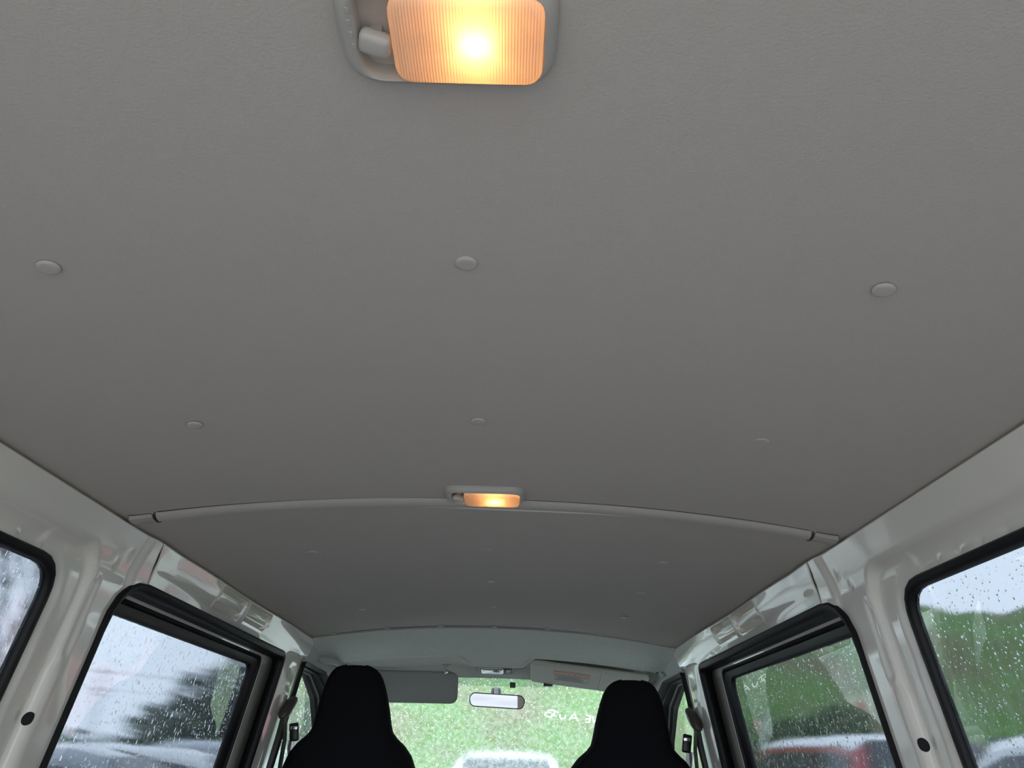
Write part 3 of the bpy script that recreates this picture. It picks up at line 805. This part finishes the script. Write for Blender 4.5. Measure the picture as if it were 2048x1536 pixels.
mesh('fold_line', *patch(.60, .604, .03, .97, .0006), MT['label_ink'], t, smooth=False)
c = Vector(on_visor(.16, -.01, 0))
mesh('visor_clip', *rbox(c.x, c.y, c.z, .04, .018, .014, .005), MT['dark_plastic'], t)

# ------------------------------------------------------------------ rear-view mirror
t = empty('rearview_mirror', h3(.010, 3.42, .215), 'black framed rear-view mirror hung from the windshield glass', 'mirror')
cx, cyy, ch = .011, 3.40, .2135
tl_ = Matrix.Rotation(math.radians(1.5), 3, 'Y') @ Matrix.Rotation(math.radians(4.2), 3, 'Z') @ Matrix.Rotation(math.radians(5.3), 3, 'X')
def mring(off, dy):
    out = []
    for x, z in rpoly([(-.107, -.026), (.107, -.026), (.118, .010), (.100, .029), (-.100, .029), (-.118, .010)], (.022, .022, .03, .018, .018, .03), off, 6):
        v = tl_ @ Vector((x, dy, z)); out.append(h3(cx+v.x, cyy+v.y, ch+v.z))
    return out
fix_normals(mesh('housing', *loft([mring(-.0045, -.004), mring(-.001, -.006), mring(0, -.002), mring(-.002, .008), mring(-.010, .020), mring(-.022, .026)], True, False, True), MT['dark_plastic'], t))
fix_normals(mesh('mirror_glass', *loft([mring(-.0042, -.0042), mring(-.0045, -.0035)], True, True, True), MT['mirror'], t, smooth=False))
top_ = Vector(wsP(.004, .268, -.004))
st = mesh('stem', *tube([(cx-.003, cyy+.020, Z0+ch+.008), (.006, top_.y-.05, Z0+.247), (.005, top_.y-.018, Z0+.258), tuple(top_)], [.008, .009, .011, .012], 10), MT['dark_plastic'], t)
mesh('mount_plate', *rbox(.005, top_.y-.012, top_.z-.012, .044, .016, .050, .008, 3, Matrix.Rotation(math.radians(-38), 3, 'X')), MT['grey_trim'], st)

# ------------------------------------------------------------------ grip handle and pillar cover
t = empty('grip_handle', h3(-.64, 3.15, .32), 'grey grip handle on the left windshield pillar beside the seat', 'handle')
pts = []
for k in np.linspace(0, 1, 14):
    y = 2.985+.36*k; h = .312+.012*math.sin(math.pi*k)-.004*k
    off = .034*math.sin(math.pi*min(1, max(0, k)))**.45
    pts.append(h3(-(.648+SL*(HE-h)-.02*max(0, (h-.285)/.08)**1.5-off-.002), y, h))
mesh('grip', *tube(pts, [.012, .015, .016]+[.015]*8+[.016, .015, .012], 12), MT['grey_trim'], t)
for k, y in ((0, 2.985), (1, 3.345)):
    p = Vector(pts[0 if k == 0 else -1]); mesh('handle_foot', *rbox(p.x-.002, p.y, p.z, .014, .05, .034, .006, 3), MT['grey_trim'], t)
t = empty('pillar_cap', h3(.64, 3.16, .32), 'rectangular plastic cover plate on the right windshield pillar', 'cover')
xc = lambda h: .640+SL*(HE-h)-.02*max(0, (h-.285)/.08)**1.5
q = [h3(xc(.300)-.004, 3.07, .300), h3(xc(.300)-.004, 3.13, .298), h3(xc(.346)-.004, 3.26, .346), h3(xc(.346)-.004, 3.18, .348)]
mesh('cover_plate', *slab(q, .012, (1, 0, .2), .006), MT['grey_trim'], t)
mesh('cover_notch', *rbox(xc(.322)+.0-.011, 3.15, Z0+.322, .006, .03, .020, .002), MT['dark_plastic'], t)

# ------------------------------------------------------------------ front seats
def front_seat(cx, dh, dy, label):
    t = empty('front_seat', h3(cx, 2.95+dy, -.86), label, 'seat', 'front seats')
    # backrest with the headrest moulded in one piece: rings from low to high (h, half width, half depth, centre y)
    prof = [(-.50, .200, .060, 2.93), (-.48, .235, .075, 2.93), (-.40, .245, .080, 2.915), (-.25, .245, .078, 2.885), (-.12, .235, .072, 2.855), (-.045, .214, .066, 2.838),
            (.000, .196, .061, 2.829), (.030, .172, .057, 2.822), (.050, .147, .054, 2.817), (.068, .131, .052, 2.813), (.090, .125, .050, 2.808), (.140, .115, .048, 2.797),
            (.190, .102, .046, 2.786), (.222, .090, .043, 2.779), (.242, .078, .038, 2.775), (.254, .064, .031, 2.772), (.261, .044, .020, 2.770), (.264, .020, .009, 2.769)]
    # smooth the profile
    hh = np.array([p[0] for p in prof]); idx = np.linspace(0, len(prof)-1, 60); base = np.arange(len(prof))
    sm = [np.interp(idx, base, [p[k] for p in prof]) for k in range(4)]
    rg = []
    for h, w_, d_, y in zip(*sm):
        r = []
        for k in range(40):
            a = 2*math.pi*k/40; c_, s_ = math.cos(a), math.sin(a); e = 2/3.2
            r.append(h3(cx+w_*math.copysign(abs(c_)**e, c_), y+dy+d_*math.copysign(abs(s_)**e, s_), h+dh))
        rg.append(r)
    b = mesh('backrest', *loft(rg, True, True, True), MT['seat'], t, angle=80)
    # piping seam round the back
    pth = []
    for h, w_, d_, y in list(zip(*sm))[6:58]: pth.append((w_*.985, y, h, d_))
    for sg in (-1, 1):
        mesh('piping', *tube([h3(cx+sg*w_*.93, y+dy-d_*.80, h+dh) for w_, y, h, d_ in pth], .0025, 6), MT['seat'], b)
    rg = []
    for y, w_, z0, z1 in ((2.90, .22, -.60, -.46), (2.92, .245, -.63, -.44), (3.05, .25, -.64, -.45), (3.25, .25, -.64, -.44), (3.38, .24, -.62, -.45), (3.42, .22, -.58, -.49)):
        rg.append([h3(cx+x, y+dy, z+dh) for x, z in rpoly(rect(-w_, w_, z0, z1), .04, 0, 5)])
    mesh('cushion', *loft(rg, True, True, True), MT['seat'], t)
    for sx in (-.2, .2):
        mesh('seat_rail', *rbox(cx+sx, 3.12+dy, Z0-.75+dh, .04, .5, .26-dh*2, .006), MT['dark_plastic'], t)
front_seat(-.4445, .0, -.10, 'black cloth seat with tall tapered headrest on the left, below the lowered visor')
front_seat(.4545, -.0215, -.10, 'black cloth seat with tapered headrest on the right, below the stowed visor')

# ------------------------------------------------------------------ seat belts on the door pillars
def belt(s, label):
    def P(Y, h, off): return wallpt(s, Y, h, .636-off)
    t = empty('seat_belt', P(2.70, -.8, 0), label, 'seat belt', 'seat belts')
    # rounded guide cover
    rg = []
    a0 = np.array(P(2.715, .165, .022)); a1 = np.array(P(2.680, .098, .018))
    for k, sc in ((0, .35), (.08, .75), (.2, .95), (.5, 1.0), (.8, .95), (.92, .7), (1, .3)):
        c = a0*(1-k)+a1*k; rg.append([tuple(c+np.array((s*math.sin(a)*.020*sc*-1, math.cos(a)*.034*sc, math.cos(a)*.010*sc))) for a in np.linspace(0, 2*math.pi, 16, endpoint=False)])
    g = mesh('guide_cover', *loft(rg, True, True, True), MT['belt_plastic'], t, angle=70)
    mesh('guide_bolt', *tube([P(2.712, .128, -.012), P(2.712, .128, .004)], .010, 10), MT['chrome'], g)
    def strap(pts, w_):
        A = []
        for Y, h, off in pts:
            A.append([P(Y-w_/2, h, off), P(Y+w_/2, h, off), P(Y+w_/2, h, off+.0022), P(Y-w_/2, h, off+.0022)])
        return loft(A, True, True, True)
    mesh('webbing', *strap([(2.70, .112, .010), (2.705, .05, .012), (2.71, -.10, .012), (2.72, -.40, .012), (2.73, -.80, .01)], .045), MT['belt'], t)
    mesh('webbing', *strap([(2.69, .108, .020), (2.715, .04, .034), (2.735, -.10, .050), (2.76, -.40, .06), (2.78, -.78, .03)], .045), MT['belt'], t)
    # latch tongue hanging on the strap
    c = P(2.765, .062, .046)
    b = mesh('tongue_grip', *rbox(c[0], c[1], c[2], .030, .018, .056, .006, 3, Matrix.Rotation(math.radians(10*s), 3, 'Y')), MT['dark_plastic'], t)
    c1 = P(2.765, .010, .052)
    mesh('tongue_plate', *rbox(c1[0], c1[1], c1[2], .022, .003, .058, .001, 1, Matrix.Rotation(math.radians(10*s), 3, 'Y') @ Matrix.Rotation(math.radians(8), 3, 'X')), MT['chrome'], b)
    mesh('tongue_slot', *rbox(c[0], c[1]-.009, c[2]+.012, .022, .003, .010, .001, 1), MT['chrome'], b)
belt(-1, 'dark seat belt with hanging chrome tongue on the left door pillar')
belt(1, 'dark seat belt with hanging chrome tongue on the right door pillar')

# ------------------------------------------------------------------ outside: ground, bank, cars, plants
N_ = 40
V = [(x, y, 0) for y in np.linspace(-60, 140, N_) for x in np.linspace(-120, 100, N_)]
F = [(i*N_+j, i*N_+j+1, (i+1)*N_+j+1, (i+1)*N_+j) for i in range(N_-1) for j in range(N_-1)]
tag(mesh('ground', V, F, MT['asphalt'], loc=(0, 0, 0)), 'wet grey tarmac of the car park around the van', 'ground', kind='structure')

def noise2(x, y): return math.sin(x*.9+1.3*math.sin(y*.5))+.6*math.sin(y*1.7+x*.6)+.4*math.sin(x*2.9-y*2.1)+.3*math.sin(x*5.1+y*4.3)
rg = []
azs = np.radians(np.linspace(-22, 105, 160))
for r in np.linspace(16, 48, 60):
    row = []
    for a in azs:
        d = math.degrees(a)
        ridge = 9.4*float(sst(-22, -11, d))*(1-.22*float(sst(14, 26, d))-.12*float(sst(28, 60, d)))
        t_ = float(sst(16, 37, r)); x, y = r*math.sin(a), r*math.cos(a)
        row.append((x, y, ridge*t_+.22*noise2(x, y)*min(1, t_*8)*min(1, ridge/2)-.02))
    rg.append(row)
tag(mesh('hillside', *loft(rg, False), MT['hill'], loc=(6, 20, 0), angle=180), 'green grassy bank with bare brown patches beyond the car park', 'hillside', kind='stuff')

def leaf_cloud(c, rx, ry, rz, n, size, seed):
    r = np.random.default_rng(seed); V = []; F = []
    for k in range(n):
        d = r.normal(size=3); d /= np.linalg.norm(d); rad = r.random()**.4
        p = np.array(c)+d*np.array((rx, ry, rz))*rad*(1+.18*math.sin(d[0]*7+seed)+.15*math.sin(d[2]*9))
        if p[2] < .05: p[2] = .05+.2*r.random()
        a = r.normal(size=3); a /= np.linalg.norm(a); b = np.cross(a, r.normal(size=3)); b /= np.linalg.norm(b)
        s_ = size*(.6+.8*r.random()); i = len(V)
        V += [tuple(p-a*s_), tuple(p+b*s_*.45), tuple(p+a*s_), tuple(p-b*s_*.45)]; F.append((i, i+1, i+2, i+3))
    return V, F
def shrub(az, dist, zb, rx, rz, label, mat, seed, n=1500):
    n = n*2
    a = math.radians(az); x, y = dist*math.sin(a), dist*math.cos(a)
    t = empty('shrub', (x, y, zb), label, 'shrub', 'shrubs on the bank')
    mesh('foliage', *leaf_cloud((x, y, zb+rz*.9), rx, rx, rz, n, .09+.02*rx, seed), mat, t, smooth=False)
    mesh('stem', *tube([(x, y, zb-.3), (x+.05, y, zb+rz*.7), (x+.1, y, zb+rz*1.2)], [.09, .06, .03], 6), MT['bark'], t)
shrub(-17.4, 19, 0, 1.8, 1.75, 'broad dark bush at the left end of the bank, seen through the sliding door window', MT['leaf_dark'], 1, 2600)
shrub(-20.6, 22.5, -.2, 1.5, 1.2, 'low dark bush trailing off beside the parked cars on the left', MT['leaf_dark'], 2, 1800)
shrub(-12.0, 16.5, .0, 1.3, 1.3, 'bright bush outside the left front door window', MT['leaf'], 3, 1500)
shrub(20.5, 21, .3, 1.9, 1.2, 'wide green bush outside the right sliding door window', MT['leaf'], 6, 2600)

# distant hedge row
V = []; F = []
for k in range(26):
    az = math.radians(-22.5-k*1.1); d = 62+3*math.sin(k*2.3)
    v, f = leaf_cloud((d*math.sin(az), d*math.cos(az), .9), 1.6, 1.6, 1.2+.3*math.sin(k*1.7), 160, .35, 60+k)
    b = len(V); V += v; F += [tuple(b+i for i in q_) for q_ in f]
tag(mesh('hedge', V, F, MT['leaf_dark'], loc=(-30, 54, 0), smooth=False), 'far low hedge line behind the cars parked on the left', 'hedge', kind='stuff')

# bare tree outside the left quarter window
def bare_tree(az, dist, height, label, seed):
    a = math.radians(az); x, y = dist*math.sin(a), dist*math.cos(a)
    r = random.Random(seed)
    t = empty('bare_tree', (x, y, 0), label, 'tree')
    trunk = []; br = []
    def grow(p, d, L, rad, depth):
        pts = [p]; q = p.copy(); dd = d.copy()
        for k in range(4):
            dd = (dd+Vector((r.uniform(-.18, .18), r.uniform(-.18, .18), r.uniform(-.05, .15)))).normalized(); q = q+dd*L/4; pts.append(q.copy())
        (trunk if depth == 0 else br).append(tube([tuple(v) for v in pts], [rad*(1-.11*k) for k in range(5)], 5 if depth < 2 else 3, depth == 0))
        if depth >= 5: return
        for k in range(4 if depth < 4 else 3):
            s_ = r.choice(pts[1:]) if k else pts[-1]
            nd = (dd+Vector((r.uniform(-1, 1), r.uniform(-1, 1), r.uniform(-.3, .7)))*.75).normalized()
            grow(s_, nd, L*r.uniform(.55, .78), rad*.57, depth+1)
    grow(Vector((x, y, -.1)), Vector((0, 0, 1)), height*.36, .10, 0)
    tk = mesh('trunk', *join(*trunk), MT['bark'], t)
    mesh('branches', *join(*br), MT['bark'], t)
bare_tree(-33.4, 13, 6.6, 'leafless winter tree with fine twigs outside the left rear quarter window', 5)

# utility pole with wires
a = math.radians(-26.2); px, py = 105*math.sin(a), 105*math.cos(a)
t = empty('utility_pole', (px, py, 0), 'slim far utility pole with cross arms above the cars on the left', 'pole')
mesh('mast', *tube([(px, py, 0), (px, py, 10.0)], [.17, .10], 8), MT['pole'], t)
for k, (z, w_) in enumerate(((9.3, 2.2), (7.4, 2.6), (6.9, 1.6))):
    mesh('cross_arm', *rbox(px, py, z, w_, .14, .14, .02), MT['pole'], t)
for k, (z, off) in enumerate(((9.4, -1.0), (9.4, 1.0), (7.5, 1.2))):
    mesh('wire', *tube([(px+off+u*46, py-u*6, z-2.2*4*u*(1-u)*.5) for u in np.linspace(-.5, 1, 16)], .022, 4), MT['pole'], t)

# parked cars
def car(x, y, rz, L, Wd, H, paint, label, van=False, roof=None, group=None):
    """nose points along local +y"""
    t = empty('parked_car', (x, y, 0), label, 'car', group)
    ca, sa = math.cos(rz), math.sin(rz)
    T = lambda V: [(x+v[0]*ca-v[1]*sa, y+v[0]*sa+v[1]*ca, v[2]) for v in V]
    def part(name, VF, m, par=t, **k): return mesh(name, T(VF[0]), VF[1], m, par, **k)
    w = Wd/2; zb = .92 if not van else 1.02
    bs = [(-L/2, .80, .45, zb-.18), (-L/2+.08, .93, .30, zb-.04), (-L/2+.35, 1, .22, zb), (-L*.2, 1, .20, zb), (L*.15, 1, .20, zb), (L*.28, 1, .20, zb-.03), (L/2-.45, .98, .22, zb-.14), (L/2-.12, .92, .28, zb-.26), (L/2, .80, .38, zb-.40)]
    rg = [[(px_, yy, pz) for px_, pz in rpoly(rect(-w*k, w*k, z0, z1), .10, 0, 5)] for yy, k, z0, z1 in bs]
    part('body', loft(rg, True, True, True), paint)
    if van: gs = [(-L/2+.06, .02), (-L/2+.12, .55), (-L/2+.22, .93), (-L/2+.5, .99), (-.3, 1), (L*.10, 1.0), (L*.20, .96), (L*.255, .80), (L*.34, .35), (L*.395, .02)]
    else: gs = [(-L/2+.25, .02), (-L/2+.42, .40), (-L/2+.65, .85), (-L/2+1.0, .97), (-L*.10, 1), (L*.02, .99), (L*.10, .90), (L*.17, .60), (L*.24, .25), (L*.285, .02)]
    wr = w*.78; dz = H-zb
    rg = []
    for yy, k in gs:
        zt = zb-.03+(dz+.03)*k; wt = w*.95+(wr-w*.95)*k; q_ = min(.09, dz*k*.4)
        rg.append([(-w*.95, yy, zb-.06), (-wt-.01, yy, zt-q_), (-wt+.05, yy, zt-q_*.35), (-wt+.14, yy, zt), (0, yy, zt+.02*k), (wt-.14, yy, zt), (wt-.05, yy, zt-q_*.35), (wt+.01, yy, zt-q_), (w*.95, yy, zb-.06)])
    part('cabin', loft(rg, False), paint, angle=30)
    if roof:
        part('roof_panel', loft([[(p_[0]*1.01, p_[1], p_[2]+.008) for p_ in r_[1:8]] for r_, g_ in zip(rg, gs) if g_[1] > .9], False), roof, angle=30)
    gy = np.array([g[0] for g in gs]); gk = np.array([g[1] for g in gs])
    def top_(yy): return zb-.03+(dz+.03)*float(np.interp(yy, gy, gk))
    y0, y1 = gs[2][0]+.05, gs[-3][0]-.02
    cuts = np.linspace(y0, y1, 4 if van else 3)
    for sx in (-1, 1):
        for a_, b_ in zip(cuts[:-1], cuts[1:]):
            a_ += .035; b_ -= .035; Q = []
            for yy, f_ in ((a_, .08), (b_, .08), (b_, 1), ((a_+b_)/2, 1), (a_, 1)):
                zt = top_(yy)-.13; z = zb+.05 if f_ < .5 else max(zb+.10, zt); kk = (z-zb)/dz
                Q.append((sx*(w*.95+(wr-w*.95)*kk+.012), yy, z))
            B = [(q_[0]-sx*.025, q_[1], q_[2]) for q_ in Q]; m_ = len(Q)
            part('side_window', (Q+B, [tuple(range(m_)), tuple(range(2*m_-1, m_-1, -1))]+[(i, (i+1) % m_, m_+(i+1) % m_, m_+i) for i in range(m_)]), MT['car_glass'], smooth=False)
        mr = part('door_mirror', rbox(sx*(w+.08), L*.17, zb+.08, .16, .10, .13, .04, 3), paint)
        part('headlamp', rbox(sx*w*.68, L/2-.10, zb-.30, .36, .14, .15, .05, 3), MT['head'])
        part('tail_lamp', rbox(sx*w*.82, -L/2+.06, zb-.14 if not van else zb+.0, .16, .12, .30, .04, 3), MT['tail'])
    for name, ya_, yb_ in (('windshield', gs[-1][0]-.04, gs[-4][0]+.01), ('rear_window', gs[0][0]+.02, gs[2][0]+.02)):
        za, zb_ = top_(ya_)+.04, top_(yb_)-.02; sg = 1 if name == 'windshield' else -1
        Q = [(-w*.80, ya_, za), (w*.80, ya_, za), (wr*.86, yb_, zb_), (-wr*.86, yb_, zb_)]
        A = [(q_[0], q_[1]+sg*.03, q_[2]+.03) for q_ in Q]
        part(name, (Q+A, [(0, 1, 2, 3), (7, 6, 5, 4), (0, 4, 5, 1), (1, 5, 6, 2), (2, 6, 7, 3), (3, 7, 4, 0)]), MT['car_glass'], smooth=False)
    for sx in (-1, 1):
        for yy in (-L*.31, L*.32):
            wl = part('wheel', tube([(sx*(w-.20), yy, .31), (sx*(w-.19), yy, .31), (sx*(w-.01), yy, .31), (sx*w, yy, .31)], [.28, .31, .31, .28], 20), MT['tyre'])
            part('hub', tube([(sx*(w-.02), yy, .31), (sx*(w+.012), yy, .31)], [.20, .17], 14), MT['alloy'], wl)
    for yy in (L/2-.03, -L/2+.04):
        part('bumper', rbox(0, yy, .42, Wd*.86, .16, .22, .06, 3), paint)
    return t
gL = 'cars parked on the left'
def polar(az, d): a = math.radians(az); return d*math.sin(a), d*math.cos(a)
for xx, yy, rz, L, Wd, H, m, lab in (
        (-5.0, 13.9, 1.50, 4.3, 1.70, 1.64, 'car_silver', 'silver grey car nearest the bank in the row on the left'),
        (-5.1, 11.3, 1.55, 4.2, 1.68, 1.52, 'car_white', 'white hatchback in the middle of the row on the left'),
        (-5.3, 8.7, 1.60, 4.4, 1.72, 1.50, 'car_grey', 'dark grey car at the rear of the row on the left'),
        (-9.4, 19.0, 1.50, 4.4, 1.72, 1.58, 'car_white', 'farther white car seen over the roofs on the left')):
    car(xx, yy, rz, L, Wd, H, MT[m], lab, False, None, gL)
car(3.45, 8.5, .06, 3.4, 1.48, 1.77, MT['car_red'], 'red car with a white roof outside the right sliding door window', True, MT['car_white'], 'cars parked on the right')
car(3.75, 4.75, .04, 3.4, 1.48, 1.74, MT['car_white'], 'white small van with dark windows outside the right rear quarter window', True, None, 'cars parked on the right')
xx, yy = polar(.5, 12.0)
car(xx, yy, math.pi-.06, 4.2, 1.7, 1.59, MT['car_silver'], 'silver car straight ahead at the bottom of the windshield', False, None, None)
